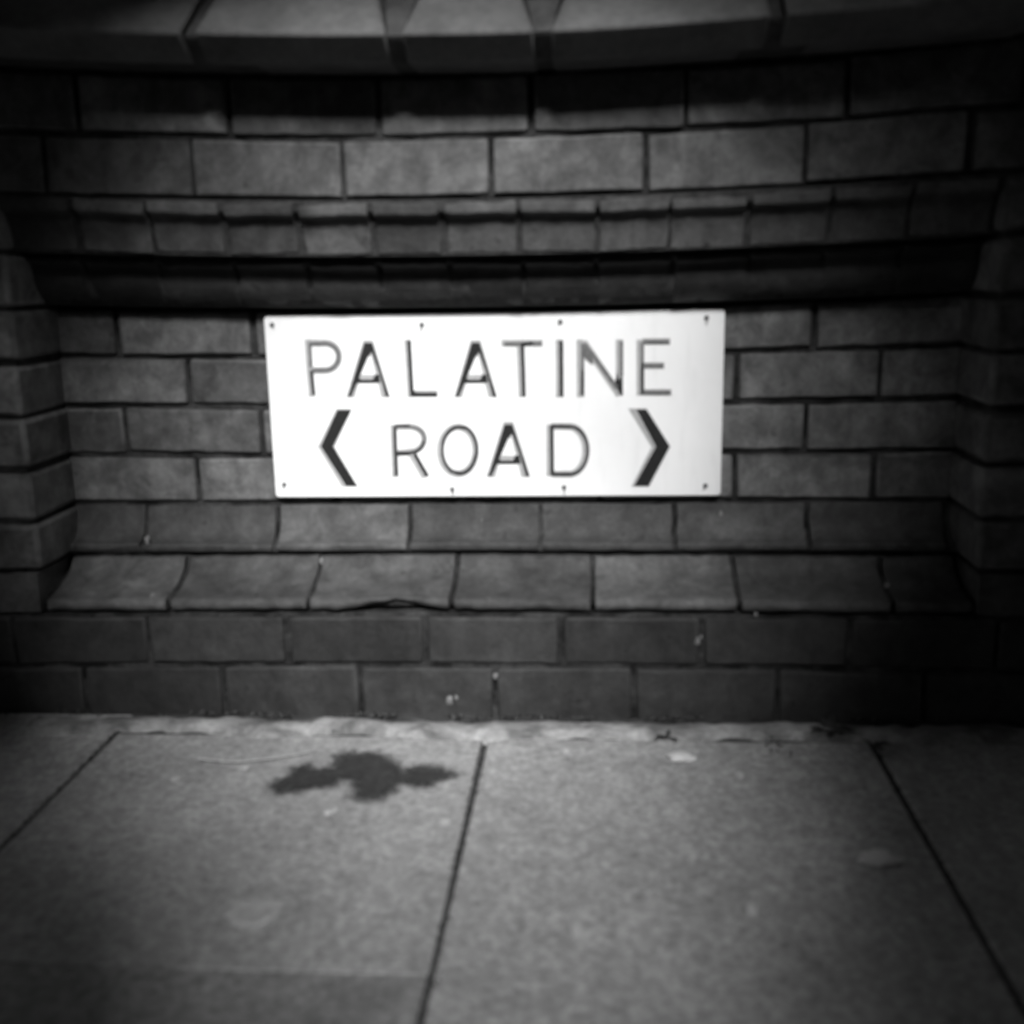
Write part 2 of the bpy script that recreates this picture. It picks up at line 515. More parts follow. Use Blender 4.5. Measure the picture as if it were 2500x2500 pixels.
def c1(u, v): return 620 + u / 3.22, 730 + v / 3.22
def c2(u, v): return 1200 + u / 3.22, 730 + v / 3.22


def poly(bm, pix, mat, base):
    layer[0] += 1
    y = SY - base - 0.00004 * (layer[0] % 8)
    P = [at(px, py, 1, SY) for px, py in pix]
    top = [bm.verts.new((p[0], y, p[2])) for p in P]
    bot = [bm.verts.new((p[0], SY + 0.001, p[2])) for p in P]
    n = len(P)
    fs = [bm.faces.new(top), bm.faces.new(bot[::-1])]
    for k in range(n): fs.append(bm.faces.new((top[k], bot[k], bot[(k + 1) % n], top[(k + 1) % n])))
    for f in fs: f.material_index = mat


def stroke(bm, pts, w, mat, base):
    """ribbon of width w (zoomed pixels) along a polyline given in photo pixels"""
    w = w / 3.22 / 2
    L, Rr = [], []
    for i, p in enumerate(pts):
        a = Vector(pts[max(i - 1, 0)]); b = Vector(pts[min(i + 1, len(pts) - 1)])
        d = (b - a).normalized(); nrm = Vector((-d.y, d.x))
        L.append(tuple(Vector(p) + nrm * w)); Rr.append(tuple(Vector(p) - nrm * w))
    for i in range(len(pts) - 1):
        pass
    layer[0] += 1
    y = SY - base - 0.00004 * (layer[0] % 8)
    vs = []
    for a, b in zip(L, Rr):
        pa, pb = at(a[0], a[1], 1, SY), at(b[0], b[1], 1, SY)
        vs.append([bm.verts.new((pa[0], y, pa[2])), bm.verts.new((pb[0], y, pb[2])), bm.verts.new((pb[0], SY + 0.001, pb[2])), bm.verts.new((pa[0], SY + 0.001, pa[2]))])
    fs = []
    for i in range(len(vs) - 1):
        for k in range(4): fs.append(bm.faces.new((vs[i][k], vs[i][(k + 1) % 4], vs[i + 1][(k + 1) % 4], vs[i + 1][k])))
    fs += [bm.faces.new(vs[0]), bm.faces.new(vs[-1][::-1])]
    for f in fs: f.material_index = mat


GB, KB = 0.0006, 0.0011      # grey ghost of the doubled exposure, and the black over it
GHOST, BLACK, HALF = 0, 1, 2
LM = [M_GHOST, M_INK, M_HALFWORN]


def arc(fn, cx, cy, rx, ry, a0, a1, n=18):
    return [fn(cx + rx * math.cos(R(a0 + (a1 - a0) * i / n)), cy - ry * math.sin(R(a0 + (a1 - a0) * i / n))) for i in range(n + 1)]


def finish_letter(bm, name='letter', label=None):
    to_sign(bm)
    o = mesh_obj(name, bm, LM, sign, smooth=False)
    if label: o['label'] = label


# P
bm = bmesh.new()
stroke(bm, [c1(425, 315), c1(437, 540), c1(457, 768)], 52, GHOST, GB)
bowl = [c1(440, 345)] + arc(c1, 560, 452, 108, 108, 90, -90) + [c1(455, 562)]
stroke(bm, bowl, 52, GHOST, GB)
stroke(bm, [c1(445, 353)] + arc(c1, 562, 455, 106, 104, 90, -90) + [c1(465, 560)], 34, HALF, KB)
stroke(bm, [c1(440, 340), c1(450, 540)], 24, HALF, KB)
stroke(bm, [c1(453, 560), c1(462, 660), c1(472, 755)], 26, BLACK, KB)
finish_letter(bm, label='faded letter P, its black paint almost gone')


def letter_A(fn, dx, dy, top, bot, half, legw, hl, hb):
    """fn maps zoomed pixels; apex centre dx; top/bottom rows; half spread at the foot"""
    bm = bmesh.new()
    ax0, ax1 = dx - 33, dx + 33
    # ghost outline: both legs and the bar
    poly(bm, [fn(ax0 - 8, top), fn(dx + 14, top), fn(dx - half + legw, bot), fn(dx - half - 8, bot)], GHOST, GB)
    poly(bm, [fn(dx - 8, top), fn(ax1 + 4, top), fn(dx + half + 4, bot), fn(dx + half - legw - 6, bot)], GHOST, GB)
    poly(bm, [fn(dx - hb, hl - 6), fn(dx + hb, hl - 6), fn(dx + hb + 16, hl + 62), fn(dx - hb - 16, hl + 62)], GHOST, GB)
    # black over it
    poly(bm, [fn(ax0 + 2, top + 22), fn(dx + 6, top + 22), fn(dx + 2, top + 120), fn(dx - half * 0.55 + 26, hl + 6), fn(dx - half + 34, bot - 4), fn(dx - half + 8, bot - 4)], BLACK, KB)
    poly(bm, [fn(dx - 10, top + 22), fn(ax1 - 3, top + 22), fn(dx + half - 2, bot - 4), fn(dx + half - 32, bot - 4), fn(dx + half * 0.5 + 8, hl), fn(dx + 26, top + 92), fn(dx + 4, top + 135)], BLACK, KB)
    poly(bm, [fn(dx - hb + 4, hl + 8), fn(dx - hb + 24, hl + 34), fn(dx + hb - 50, hl + 34), fn(dx + hb - 30, hl - 6), fn(dx + hb, hl - 8), fn(dx + hb + 12, hl + 56), fn(dx - hb - 12, hl + 60)], BLACK, KB)
    finish_letter(bm)


letter_A(c1, 900, 0, 322, 772, 168, 62, 600, 84)
# L
bm = bmesh.new()
stroke(bm, [c1(1207, 318), c1(1220, 540), c1(1234, 770)], 54, GHOST, GB)
stroke(bm, [c1(1225, 742), c1(1446, 742)], 54, GHOST, GB)
stroke(bm, [c1(1220, 326), c1(1232, 540), c1(1244, 764)], 30, BLACK, KB)
stroke(bm, [c1(1244, 750), c1(1440, 750)], 30, BLACK, KB)
poly(bm, [c1(1248, 712), c1(1285, 742), c1(1248, 742)], BLACK, KB)
finish_letter(bm)
letter_A(c1, 1744, 0, 322, 772, 166, 62, 600, 84)
# T
bm = bmesh.new()
stroke(bm, [c2(78, 345), c2(402, 345)], 52, GHOST, GB)
stroke(bm, [c2(225, 345), c2(232, 540), c2(240, 770)], 54, GHOST, GB)
stroke(bm, [c2(100, 354), c2(235, 354)], 32, HALF, KB)
stroke(bm, [c2(322, 350), c2(396, 350)], 32, HALF, KB)
stroke(bm, [c2(232, 356), c2(326, 347)], 30, BLACK, KB)
stroke(bm, [c2(244, 360), c2(244, 420), c2(250, 560), c2(256, 766)], 29, BLACK, KB)
finish_letter(bm, label='letter T with a worn cross bar')
# I
bm = bmesh.new()
stroke(bm, [c2(533, 318), c2(535, 540), c2(536, 770)], 56, GHOST, GB)
stroke(bm, [c2(548, 326), c2(550, 540), c2(551, 766)], 31, BLACK, KB)
finish_letter(bm)
# N
bm = bmesh.new()
stroke(bm, [c2(697, 318), c2(701, 770)], 58, GHOST, GB)
stroke(bm, [c2(722, 335), c2(1008, 755)], 58, GHOST, GB)
stroke(bm, [c2(1006, 318), c2(1006, 760)], 56, GHOST, GB)
poly(bm, [c2(718, 350), c2(745, 345), c2(800, 425), c2(795, 520), c2(735, 470)], HALF, KB)
stroke(bm, [c2(722, 420), c2(722, 462)], 20, BLACK, KB)
stroke(bm, [c2(716, 350), c2(716, 565)], 26, HALF, KB)
stroke(bm, [c2(716, 560), c2(716, 660), c2(714, 755)], 27, BLACK, KB)
stroke(bm, [c2(780, 415), c2(985, 700)], 30, HALF, KB)
stroke(bm, [c2(1022, 330), c2(1022, 600)], 27, HALF, KB)
poly(bm, [c2(968, 668), c2(985, 575), c2(1006, 640), c2(1028, 570), c2(1030, 758), c2(1012, 752)], BLACK, KB)
finish_letter(bm, label='letter N worn pale except its lower right corner')
# E
bm = bmesh.new()
stroke(bm, [c2(1168, 318), c2(1170, 758)], 56, GHOST, GB)
for yy, xe in ((333, 1404), (522, 1358), (732, 1414)): stroke(bm, [c2(1185, yy), c2(xe, yy)], 50, GHOST, GB)
for yy, xe in ((338, 1398), (525, 1352), (736, 1408)): stroke(bm, [c2(1190, yy), c2(xe, yy)], 34, HALF, KB)
stroke(bm, [c2(1186, 345), c2(1186, 510)], 26, HALF, KB)
stroke(bm, [c2(1186, 500), c2(1186, 752)], 27, BLACK, KB)
poly(bm, [c2(1190, 690), c2(1220, 748), c2(1188, 752)], BLACK, KB)
finish_letter(bm, label='letter E with bars worn to grey')
# left chevron
bm = bmesh.new()
poly(bm, [c1(648, 862), c1(772, 862), c1(640, 1150), c1(624, 1165), c1(500, 1160)], GHOST, GB)
poly(bm, [c1(498, 1158), c1(628, 1150), c1(818, 1474), c1(690, 1474)], GHOST, GB)
poly(bm, [c1(657, 872), c1(766, 872), c1(622, 1158), c1(526, 1158)], BLACK, KB)
poly(bm, [c1(526, 1157), c1(622, 1157), c1(810, 1468), c1(726, 1468)], BLACK, KB)
finish_letter(bm, 'chevron')
# R
bm = bmesh.new()
stroke(bm, [c1(1096, 985), c1(1104, 1200), c1(1112, 1398)], 54, GHOST, GB)
stroke(bm, [c1(1112, 1005)] + arc(c1, 1225, 1100, 112, 98, 90, -90) + [c1(1120, 1212)], 52, GHOST, GB)
stroke(bm, [c1(1240, 1215), c1(1348, 1398)], 58, GHOST, GB)
stroke(bm, [c1(1108, 1000), c1(1114, 1200), c1(1121, 1390)], 26, BLACK, KB)
stroke(bm, [c1(1110, 1002), c1(1170, 998), c1(1232, 1000)], 22, BLACK, KB)
stroke(bm, arc(c1, 1232, 1098, 110, 92, 88, -10, 10), 26, HALF, KB)
stroke(bm, arc(c1, 1228, 1102, 110, 104, -8, -88, 10), 24, BLACK, KB)
stroke(bm, [c1(1230, 1212), c1(1120, 1214)], 30, BLACK, KB)
stroke(bm, [c1(1264, 1218), c1(1364, 1392)], 28, BLACK, KB)
finish_letter(bm)
# O
bm = bmesh.new()
stroke(bm, arc(c1, 1604, 1188, 138, 184, 0, 360, 48), 56, GHOST, GB)
stroke(bm, arc(c1, 1612, 1188, 132, 182, 70, 165, 16), 26, BLACK, KB)
stroke(bm, arc(c1, 1618, 1188, 136, 188, 160, 250, 16), 22, BLACK, KB)
stroke(bm, arc(c1, 1620, 1186, 128, 184, 250, 345, 16), 26, BLACK, KB)
stroke(bm, arc(c1, 1616, 1186, 136, 186, -18, 75, 16), 24, BLACK, KB)
finish_letter(bm)
letter_A(c1, 2002, 0, 964, 1398, 168, 62, 1236, 84)
# D
bm = bmesh.new()
stroke(bm, [c2(460, 985), c2(460, 1392)], 56, GHOST, GB)
dp = [c2(470, 1000), c2(600, 1000)] + arc(c2, 610, 1188, 132, 188, 88, -88, 20) + [c2(590, 1375), c2(470, 1375)]
stroke(bm, dp, 54, GHOST, GB)
stroke(bm, [c2(474, 990), c2(478, 1385)], 29, BLACK, KB)
stroke(bm, [c2(476, 1000), c2(560, 1000), c2(630, 1004)], 26, BLACK, KB)
stroke(bm, arc(c2, 620, 1188, 138, 186, 85, 0, 12), 24, BLACK, KB)
stroke(bm, arc(c2, 618, 1188, 140, 188, 0, -86, 12), 24, BLACK, KB)
stroke(bm, [c2(630, 1377), c2(478, 1377)], 26, BLACK, KB)
finish_letter(bm)
# right chevron
bm = bmesh.new()
poly(bm, [c2(1075, 860), c2(1220, 860), c2(1405, 1158), c2(1258, 1162)], GHOST, GB)
poly(bm, [c2(1262, 1156), c2(1406, 1156), c2(1240, 1474), c2(1100, 1474)], GHOST, GB)
poly(bm, [c2(1140, 868), c2(1216, 868), c2(1400, 1159), c2(1294, 1159)], BLACK, KB)
poly(bm, [c2(1294, 1158), c2(1400, 1158), c2(1233, 1468), c2(1122, 1468)], BLACK, KB)
finish_letter(bm, 'chevron')
# screws with rust runs
for i, (px, py) in enumerate([(664, 793), (1030, 793), (1368, 786), (1725, 776), (694, 1183), (1104, 1195), (1377, 1190), (1722, 1186)]):
    p = at(px, py, 1, SY)
    bm = bmesh.new()
    bmesh.ops.create_cone(bm, cap_ends=True, segments=16, radius1=0.0040, radius2=0.0030, depth=0.003, matrix=Matrix.Translation((p[0], SY - 0.0014, p[2])) @ Matrix.Rotation(R(90), 4, 'X'))
    to_sign(bm)
    mesh_obj('screw', bm, M_SCREW, sign)
    bm = bmesh.new()
    ln = random.uniform(0.006, 0.016); sk = random.uniform(-0.004, 0.004)
    pp = [(-0.003, 0), (0.003, 0), (0.0024 + sk * 0.5, -ln * 0.5), (0.0006 + sk, -ln), (-0.0006 + sk, -ln), (-0.0024 + sk * 0.5, -ln * 0.5)]
    bm.faces.new([bm.verts.new((p[0] + a, SY - 0.0004, p[2] + b)) for a, b in pp])
    to_sign(bm)
    mesh_obj('rust_run', bm, M_RUST, sign)

# ------------------------------------------------------------------ pavement, kerb, road
XJ = [-0.718, -0.161, 0.393]
YB = -0.212                               # rear edge of the flags
bm = bmesh.new()


def slab(x0, x1, y0, y1, dz=0.0):
    g, gy = 0.0034, 0.0018
    vs = []
    nx, ny = 8, 8
    prism(bm, rect(0, 1, 0, 1), 0, 1, 0, 0, 1, warp=False)
    new = bm.verts[-8:] if False else list(bm.verts)[-8:]
    tilt = random.uniform(-0.0015, 0.0015)
    for v in new:
        x = x0 + g + (x1 - x0 - 2 * g) * v.co.x; y = y0 + gy + (y1 - y0 - 2 * gy) * v.co.y
        z = (dz + tilt * (v.co.x - 0.5)) if v.co.z > 0.5 else -0.06
        v.co = Vector((x + random.uniform(-0.0015, 0.0015), y, z))


YF = -2.6
wide = 0.556
colx = [XJ[0] - wide * k for k in range(5, 0, -1)] + XJ + [XJ[2] + wide * k for k in range(1, 5)]
for i in range(len(colx) - 1):
    x0, x1 = colx[i], colx[i + 1]
    if abs(x0 - XJ[0]) < 1e-6: ys = [YB, -0.765, -1.32, -1.87, YF]
    elif abs(x0 - XJ[1]) < 1e-6: ys = [YB, -1.09, -1.64, -2.2, YF]
    elif abs(x1 - XJ[0]) < 1e-6: ys = [-0.14, -0.98, -1.6, -2.2, YF]
    elif abs(x0 - XJ[2]) < 1e-6: ys = [YB, -0.95, -1.5, -2.1, YF]
    else: ys = [YB, -0.8, -1.4, -2.0, YF]
    for a, b in zip(ys[:-1], ys[1:]):
        nf = len(bm.faces)
        slab(x0, x1, b, a, 0.0015 if (abs(x0 - XJ[0]) < 1e-6 and a == -0.765) else random.uniform(-0.002, 0.0))
        if abs(x0 - XJ[0]) < 1e-6 and a == -0.765:
            for f in list(bm.faces)[nf:]: f.material_index = 1
pave = mesh_obj('pavement', bm, [M_SLAB, M_SLAB2], None, 0.0025, 2, kind='structure')
bm = bmesh.new()
prism(bm, rect(YF, 0.0, -0.07, -0.0045), -4, 4, 0, 0, 1, warp=False)
mesh_obj('paving_joint', bm, M_DIRT, pave)
bm = bmesh.new()
prism(bm, rect(YF - 0.13, YF - 0.003, -0.3, 0.0), -8, 8, 0, 0, 1, warp=False)
mesh_obj('kerb', bm, M_KERB, None, 0.012, 3, kind='structure')
bm = bmesh.new()
bmesh.ops.create_grid(bm, x_segments=2, y_segments=2, size=150, matrix=Matrix.Translation((0, 0, -0.12)))
mesh_obj('road', bm, M_ROAD, None, kind='structure')

# cement smeared along the foot of the wall
bm = bmesh.new()
NX = 260
prev = None
for i in range(NX + 1):
    x = -0.86 + 1.95 * i / NX
    n1 = noise.noise(Vector((x * 7, 3.3, 0))); n2 = noise.noise(Vector((x * 23, 9.1, 0))); n3 = noise.noise(Vector((x * 60, 1.1, 0)))
    y_out = -0.214 - 0.034 * n1 - 0.016 * n2 - 0.004 * n3
    y_in = -0.160 - 0.018 * noise.noise(Vector((x * 9 + 40, 0.3, 0))) - 0.008 * noise.noise(Vector((x * 40, 5.3, 0)))
    if y_in < y_out + 0.006: y_in = y_out + 0.006
    col_ = []
    for k in range(6):
        f = k / 5
        y = y_out + (y_in - y_out) * f
        h = 0.0025 + 0.006 * math.sin(math.pi * min(1, f * 0.8 + 0.1)) + 0.003 * noise.noise(Vector((x * 35, y * 60, 2)))
        if k == 0: h = -0.004
        if k == 5: h = -0.003
        col_.append(bm.verts.new((x, y, h)))
    if prev:
        for k in range(5): bm.faces.new((prev[k], col_[k], col_[k + 1], prev[k + 1]))
    prev = col_
mesh_obj('cement_strip', bm, M_CEMENT, None, kind='structure')

# grit and moss crumbs gathered in the angle of wall and pavement


def crumbs(items):
    """little irregular tetrahedra: (x, y, z, size)"""
    V, Fc = [], []
    for (x, y, z, q) in items:
        k = len(V); t = random.uniform(0, 6.3)
        for i in range(3):
            V.append((x + q * math.cos(t + 2.1 * i) * random.uniform(0.7, 1.2), y + q * math.sin(t + 2.1 * i) * random.uniform(0.7, 1.2), z - 0.5 * q))
        V.append((x + q * random.uniform(-.4, .4), y + q * random.uniform(-.4, .4), z + q * random.uniform(0.6, 1.1)))
        Fc += [(k, k + 1, k + 3), (k + 1, k + 2, k + 3), (k + 2, k, k + 3), (k + 2, k + 1, k)]
    return V, Fc


it = []
for i in range(5200):
    x = random.uniform(-1.0, 1.1)
    if noise.noise(Vector((x * 13, 1, 9))) + 0.5 * noise.noise(Vector((x * 37, 5, 9))) < random.uniform(-0.1, 0.35): continue
    dens = noise.noise(Vector((x * 6, 0, 4)))
    w = 0.008 + 0.050 * max(0.05, 0.35 + dens + 0.5 * noise.noise(Vector((x * 21, 3, 4)))) ** 1.5
    y = PROUD - 0.002 - abs(random.gauss(0, 1)) * w * 0.8
    it.append((x, y, 0.002 + random.uniform(-0.001, 0.002), random.uniform(0.0008, 0.0032)))
for xj in (-0.718, -0.161, 0.393):
    for i in range(420):
        y = random.uniform(-1.0, -0.2)
        w = 0.0025 + 0.006 * max(0, noise.noise(Vector((xj * 50, y * 12, 2))) + 0.2)
        it.append((xj + random.gauss(0, 1) * w, y, -0.001 + random.uniform(-0.002, 0.002), random.uniform(0.0007, 0.0022)))
V, Fc = crumbs(it)
me = bpy.data.meshes.new('grit'); me.from_pydata(V, [], Fc); me.materials.append(M_GRIT)
link(bpy.data.objects.new('grit', me), None, 'dark grit and moss crumbs gathered along the foot of the wall and in the paving joints', 'grit', None, 'stuff')

# dark patch on the left hand flag
pat = [(600 + u / 3.22, 1750 + v / 3.22) for u, v in ((200, 560), (270, 505), (370, 475), (390, 405), (480, 395), (560, 425), (700, 415), (725, 320), (800, 288), (880, 308), (1000, 298), (1080, 328),
       (1180, 385), (1240, 445), (1330, 412), (1440, 402), (1560, 428), (1650, 465), (1560, 502), (1450, 542), (1350, 562), (1230, 535), (1150, 562), (1100, 645), (1060, 660), (950, 655), (835, 635),
       (870, 575), (850, 520), (740, 500), (700, 550), (600, 565), (500, 565), (420, 595), (350, 585), (260, 605))]
P = [at(px, py, 2, 0.0) for px, py in pat]
poly2 = [(q[0], q[1]) for q in P]


def signed(x, y):
    """distance to the outline, positive inside"""
    ins, best = False, 9
    for i in range(len(poly2)):
        (ax, ay), (bx, by) = poly2[i], poly2[(i + 1) % len(poly2)]
        if (ay > y) != (by > y) and x < (bx - ax) * (y - ay) / (by - ay) + ax: ins = not ins
        dx, dy = bx - ax, by - ay
        t = max(0, min(1, ((x - ax) * dx + (y - ay) * dy) / (dx * dx + dy * dy + 1e-12)))
        best = min(best, math.hypot(x - ax - t * dx, y - ay - t * dy))
    return best if ins else -best


NXS, NYS = 110, 80
bx0, bx1 = min(q[0] for q in poly2) - 0.025, max(q[0] for q in poly2) + 0.025
by0, by1 = min(q[1] for q in poly2) - 0.025, max(q[1] for q in poly2) + 0.025
V, A, Fc = [], [], []
for j in range(NYS + 1):
    for i in range(NXS + 1):
        x, y = bx0 + (bx1 - bx0) * i / NXS, by0 + (by1 - by0) * j / NYS
        sd = signed(x, y) + 0.006 * noise.noise(Vector((x * 70, y * 70, 1))) + 0.003 * noise.noise(Vector((x * 240, y * 240, 4)))
        V.append((x, y, 0.0030)); A.append(max(0.0, min(1.0, 0.60 + sd / 0.030)))
for j in range(NYS):
    for i in range(NXS):
        k = j * (NXS + 1) + i
        q = (k, k + 1, k + NXS + 2, k + NXS + 1)
        if max(A[c] for c in q) > 0.12: Fc.append(q)
me = bpy.data.meshes.new('dirt_patch'); me.from_pydata(V, [], Fc)
at_ = me.attributes.new('cover', 'FLOAT', 'POINT')
for i, a in enumerate(A): at_.data[i].value = a
m, t, b = new_mat('damp_dirt', 0.9, 0.2); g = G(t); p = g.pos()
ca = g.n('ShaderNodeAttribute'); ca.attribute_name = 'cover'
gr = g.rng(g.noise(p, 160, 5, 0.75), 0.3, 0.7, -0.42, 0.38)
g2 = g.rng(g.noise(p, 45, 4, 0.6), 0.3, 0.7, -0.16, 0.12)
alpha = g.rng(g.math('ADD', g.math('ADD', ca.outputs['Fac'], gr), g2), 0.16, 0.80, 0.0, 0.96)
t.links.new(alpha, b.inputs['Alpha'])
g.col(g.rng(g.noise(p, 75, 5, 0.75), 0.3, 0.7, 0.018, 0.062), b)
me.materials.append(m)
link(bpy.data.objects.new('dirt_patch', me), None, 'dark ragged patch of dirt lying on the flag below the left half of the sign', 'dirt')

# ------------------------------------------------------------------ small litter


def gum(px, py, w, d, h, label, mat=M_GUM, name='chewing_gum', cat='chewing gum', group='trodden chewing gum on the pavement', seed=0):
    p = at(px, py, 2, 0.0)
    bm = bmesh.new(); blob(bm, (0, 0, h * 0.35), w, d, h, seed, 0.45, 3)
    o = mesh_obj(name, bm, mat, None, label=label, cat=cat, group=group); o.location = (p[0], p[1], 0.0)
    return o


gum(803, 1984, 0.0062, 0.007, 0.0025, 'small pale lump of gum just below the dark dirt patch', seed=1)
gum(818, 1979, 0.0035, 0.005, 0.002, 'tiny pale crumb of gum touching the lump below the dirt patch', seed=2)
gum(428, 1903, 0.006, 0.008, 0.002, 'pale spot of gum on the left flag, farthest left of the spots', seed=3)
gum(600, 1874, 0.006, 0.008, 0.002, 'pale spot of gum beside the bent dry stalk', seed=4)
gum(1086, 2008, 0.006, 0.009, 0.0012, 'faint flat spot of gum beside the middle paving joint', seed=5)
gum(1384, 1834, 0.0055, 0.008, 0.002, 'pale spot of gum near the wall, right of the middle joint', seed=6)
gum(1806, 1893, 0.0055, 0.010, 0.002, 'upright pale speck of gum on the right flag below the scrap of paper', seed=7)
gum(1836, 2220, 0.006, 0.011, 0.0015, 'faint speck of gum low on the right flag', seed=8)
gum(1408, 2270, 0.006, 0.013, 0.0015, 'pale speck of gum low on the flag, right of the middle joint', seed=9)
gum(1662, 1851, 0.019, 0.013, 0.005, 'bright crumpled scrap of paper near the foot of the wall', M_PAPER, 'paper_scrap', 'litter', 'pale scraps on the pavement', 11)
gum(2145, 2096, 0.023, 0.015, 0.004, 'pale oblong scrap on the right flag beside the right joint', M_PAPER, 'paper_scrap', 'litter', 'pale scraps on the pavement', 12)

# pale ring of old gum on the left flag
p = at(620, 2222, 2, 0.0)
bm = bmesh.new()
bmesh.ops.create_grid(bm, x_segments=40, y_segments=40, size=0.04)
for v in list(bm.verts):
    r_ = v.co.length; a_ = math.atan2(v.co.y, v.co.x)
    lim = 0.027 * (1 + 0.35 * noise.noise(Vector((math.cos(a_) * 1.6, math.sin(a_) * 1.6, 3))))
    e_ = (lim - r_) / 0.006 + 1.4 * noise.noise(Vector((v.co.x * 120, v.co.y * 120, 8)))
    rim = math.exp(-((r_ - lim * 0.75) / 0.007) ** 2)
    v.co.z = max(-0.003, min(1, e_) * 0.0011 + rim * 0.0016 * (0.5 + max(0, -math.sin(a_))) + 0.0006 * noise.noise(Vector((v.co.x * 200, v.co.y * 200, 2))))
o = mesh_obj('chewing_gum', bm, plain_mat('old_gum', 0.35, 0.22, 45), None, label='faint round blotch of old trodden gum low on the left flag', cat='chewing gum', group='trodden chewing gum on the pavement')
o.location = (p[0], p[1], 0)

# bent dry stalk
pts = [at(px, py, 2, 0.006) for px, py in ((484, 1848), (520, 1855), (575, 1858), (640, 1853), (700, 1843), (772, 1831))]
cu = bpy.data.curves.new('stalk', 'CURVE'); cu.dimensions = '3D'; cu.bevel_depth = 0.0020; cu.bevel_resolution = 3
sp = cu.splines.new('NURBS'); sp.points.add(len(pts) - 1); sp.order_u = 4; sp.use_endpoint_u = True; sp.resolution_u = 8
for i, q in enumerate(pts): sp.points[i].co = (q[0], q[1], 0.0035 + 0.002 * (i % 2), 1); sp.points[i].radius = 1.0 - 0.1 * i
cu.materials.append(M_STALK)
tmp = bpy.data.objects.new('stalk_curve', cu); COL.objects.link(tmp)
bpy.context.view_layer.update()
me = bpy.data.meshes.new_from_object(tmp.evaluated_get(bpy.context.evaluated_depsgraph_get()))
bpy.data.objects.remove(tmp)
link(bpy.data.objects.new('grass_stalk', me), None, 'thin pale bent grass stalk lying on the left flag near the wall', 'stalk')


def weed(px, py, n, size, label, seed):
    random.seed(seed)
    p = at(px, py, 2, 0.0)
    bm = bmesh.new()
    for k in range(n):
        a = random.uniform(0, 2 * math.pi); ln = size * random.uniform(0.6, 1.2); w = ln * random.uniform(0.1, 0.2)
        d = Vector((math.cos(a), math.sin(a) * 0.7, 0)); s = Vector((-d.y, d.x, 0)); lift = random.uniform(0.2, 0.7)
        pr = None
        for i in range(6):
            t = i / 5; c = d * ln * t + Vector((0, 0, 0.004 + ln * lift * math.sin(t * 2.2) * 0.5)); ww = w * math.sin(math.pi * (0.12 + 0.88 * t)) + 0.0004
            cur = [bm.verts.new(c - s * ww), bm.verts.new(c + Vector((0, 0, -ww * 0.4))), bm.verts.new(c + s * ww)]
            if pr:
                for q in (0, 1): bm.faces.new((pr[q], cur[q], cur[q + 1], pr[q + 1]))
            pr = cur
    o = mesh_obj('weed', bm, M_WEED, None, label=label, cat='weed', group='weeds at the foot of the wall'); o.location = (p[0], p[1], 0)


weed(1632, 1808, 7, 0.028, 'small dark weed in the cement strip above the paper scrap', 3)
weed(2025, 1795, 16, 0.040, 'larger dark leafy weed at the foot of the wall left of the right joint', 5)
weed(2135, 1832, 8, 0.024, 'small dark weed growing from the right paving joint', 6)


# ------------------------------------------------------------------ unseen tree added to block light
# stands behind the camera; the crown gap is shaped to darken the outer edges
TREE = Vector((0.9, -2.35, 0.0))
POOL = Vector((-0.185, -0.27, 0.385))
GAP_W, GAP_H = 0.505, 0.62
M_LEAF = plain_mat('leaf', 0.05, 0.3, 20, 0.6, 0, spec=0.2)
M_BARK = plain_mat('bark', 0.08, 0.4, 30, 0.95, 0.9, 0.01)
tree = empty('added_shade_tree', TREE, label='broad leafy tree added out of view, its gap shaped to darken the edges of wall and pavement', cat='tree')
rs = np.random.RandomState(5)
e1 = SUN_DIR.cross(Vector((0, 0, 1))).normalized(); e2 = SUN_DIR.cross(e1).normalized()
if e2.z < 0: e2 = -e2
V, Fc = [], []
want, kept = 100000, 0
while kept < want:
    x, y = rs.uniform(-5.6, 6.0), rs.uniform(-7.0, 1.5)
    rx, ry = (x - 0.2) / 5.7, (y + 2.7) / 4.2
    if rx * rx + ry * ry > 1: continue
    z = 1.80 + 0.45 * (rx * rx + ry * ry) + (abs(rs.normal(0, 0.28)) if kept % 2 else rs.uniform(0.2, 2.6)) + 0.12 * noise.noise(Vector((x, y, 0)))
    c = Vector((x, y, z)); d = c - POOL
    u, v = d.dot(e1), d.dot(e2)
    fl = 1 + 0.2 * max(0.0, d.dot(SUN_DIR) - 2.4)
    u /= fl; v /= fl
    ang = math.atan2(v, u)
    lim = 1 + 0.22 * noise.noise(Vector((math.cos(ang) * 1.3, math.sin(ang) * 1.3, 7)))
    if (u / (GAP_W * (1 + max(-0.80, min(0.08, 1.4 * v))))) ** 2 + (v / GAP_H) ** 2 < lim * lim: continue
    kept += 1
    n_ = Vector(rs.normal(0, 1, 3)) + Vector((0, 0, 1.2)); n_.normalize()
    t_ = n_.cross(Vector(rs.normal(0, 1, 3))).normalized(); b_ = n_.cross(t_)
    ln, wd = rs.uniform(0.06, 0.10), rs.uniform(0.035, 0.055)
    k = len(V)
    V += [c - t_ * ln, c - t_ * ln * 0.2 + b_ * wd + n_ * 0.01, c + t_ * ln, c - t_ * ln * 0.2 - b_ * wd + n_ * 0.01]
    Fc += [(k, k + 1, k + 2, k + 3)]
me = bpy.data.meshes.new('crown'); me.from_pydata([tuple(v - TREE) for v in V], [], Fc); me.materials.append(M_LEAF)
link(bpy.data.objects.new('crown', me), tree)
bm = bmesh.new()


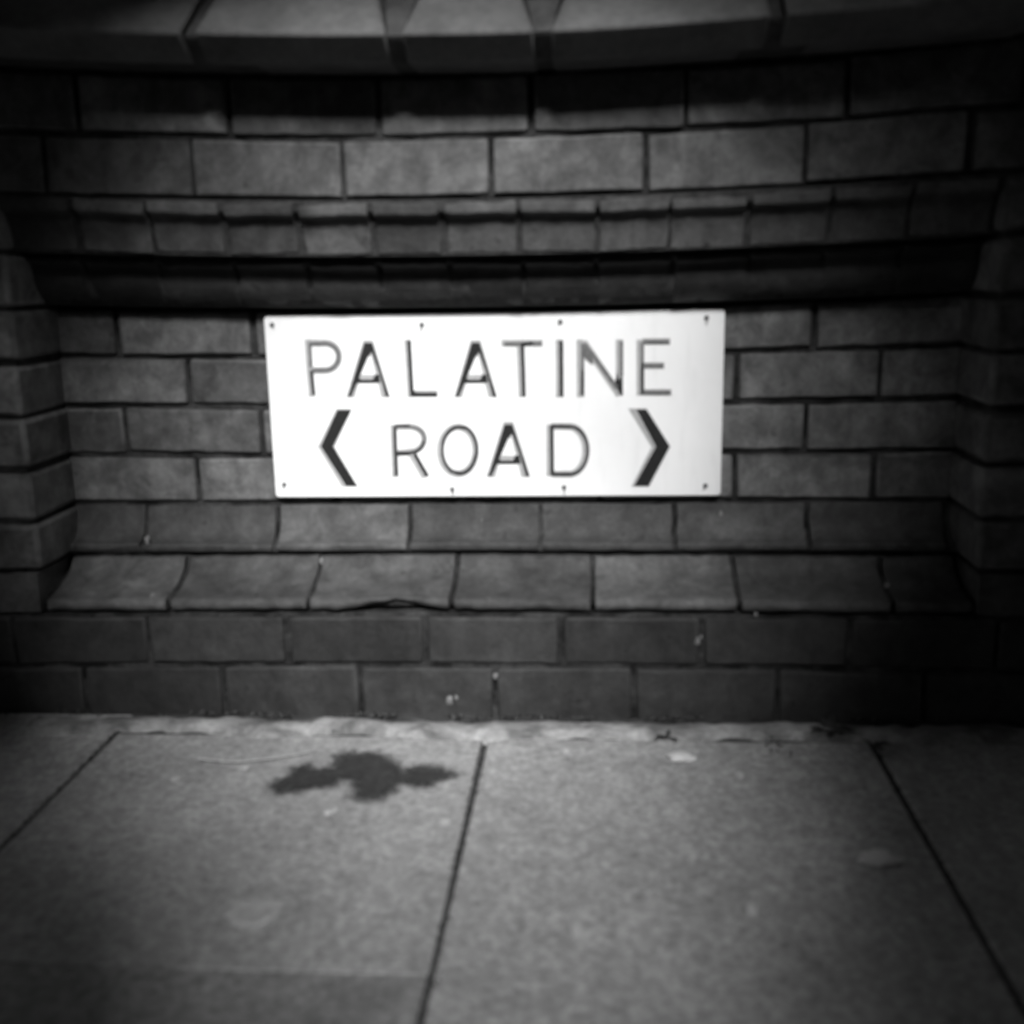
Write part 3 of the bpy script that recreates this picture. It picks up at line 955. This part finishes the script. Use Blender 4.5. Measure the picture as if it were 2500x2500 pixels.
def limb(bm, pts, r0, r1, seg=10):
    pr = None
    for i, p in enumerate(pts):
        a = Vector(pts[max(0, i - 1)]); b = Vector(pts[min(len(pts) - 1, i + 1)]); d = (b - a).normalized()
        s_ = d.cross(Vector((0.3, 1, 0.1))).normalized(); q_ = d.cross(s_)
        rr = r0 + (r1 - r0) * i / (len(pts) - 1)
        cur = [bm.verts.new(Vector(p) + s_ * rr * math.cos(2 * math.pi * k / seg) + q_ * rr * math.sin(2 * math.pi * k / seg)) for k in range(seg)]
        if pr:
            for k in range(seg): bm.faces.new((pr[k], pr[(k + 1) % seg], cur[(k + 1) % seg], cur[k]))
        pr = cur


limb(bm, [(0, 0, -0.15), (0.02, 0, 0.6), (0.0, 0.02, 1.4), (-0.03, 0, 2.2), (0, -0.05, 3.2), (0.03, 0, 4.0)], 0.17, 0.08)
for tx, ty, tz in ((2.6, -0.5, 3.0), (1.4, -1.9, 3.1), (-1.2, -2.0, 3.0), (-3.2, -0.7, 2.9), (2.2, 1.6, 2.8), (-2.7, 1.6, 2.75)):
    limb(bm, [(0, 0, 2.0), (tx * 0.35, ty * 0.35, 2.0 + (tz - 2.0) * 0.55), (tx * 0.7, ty * 0.7, 2.0 + (tz - 2.0) * 0.85), (tx, ty, tz)], 0.07, 0.02, 8)
mesh_obj('trunk', bm, M_BARK, tree)

# unseen wall added across the road to cut low sky light
bm = bmesh.new()
for k in range(40):
    z0 = -0.12 + 0.085 * k
    for q in range(46):
        x0 = -11.5 + 0.5 * q + (0.25 if k % 2 else 0)
        prism(bm, rect(-8.6, -8.4, z0 + 0.006, z0 + 0.079), x0 + 0.006, x0 + 0.494, 0, 0.002, 1, warp=False)
prism(bm, rect(-8.59, -8.41, -0.2, 3.27), -11.4, 11.6, 1, 0, 1, warp=False)
prism(bm, rect(-8.7, -8.3, 3.29, 3.42), -11.6, 11.8, 0, 0, 1, warp=False)
gw = mesh_obj('added_blocking_wall', bm, [M_UPPER, M_MORTAR], None, label='tall dark brick wall added out of view across the road to cut low sky light', cat='wall')
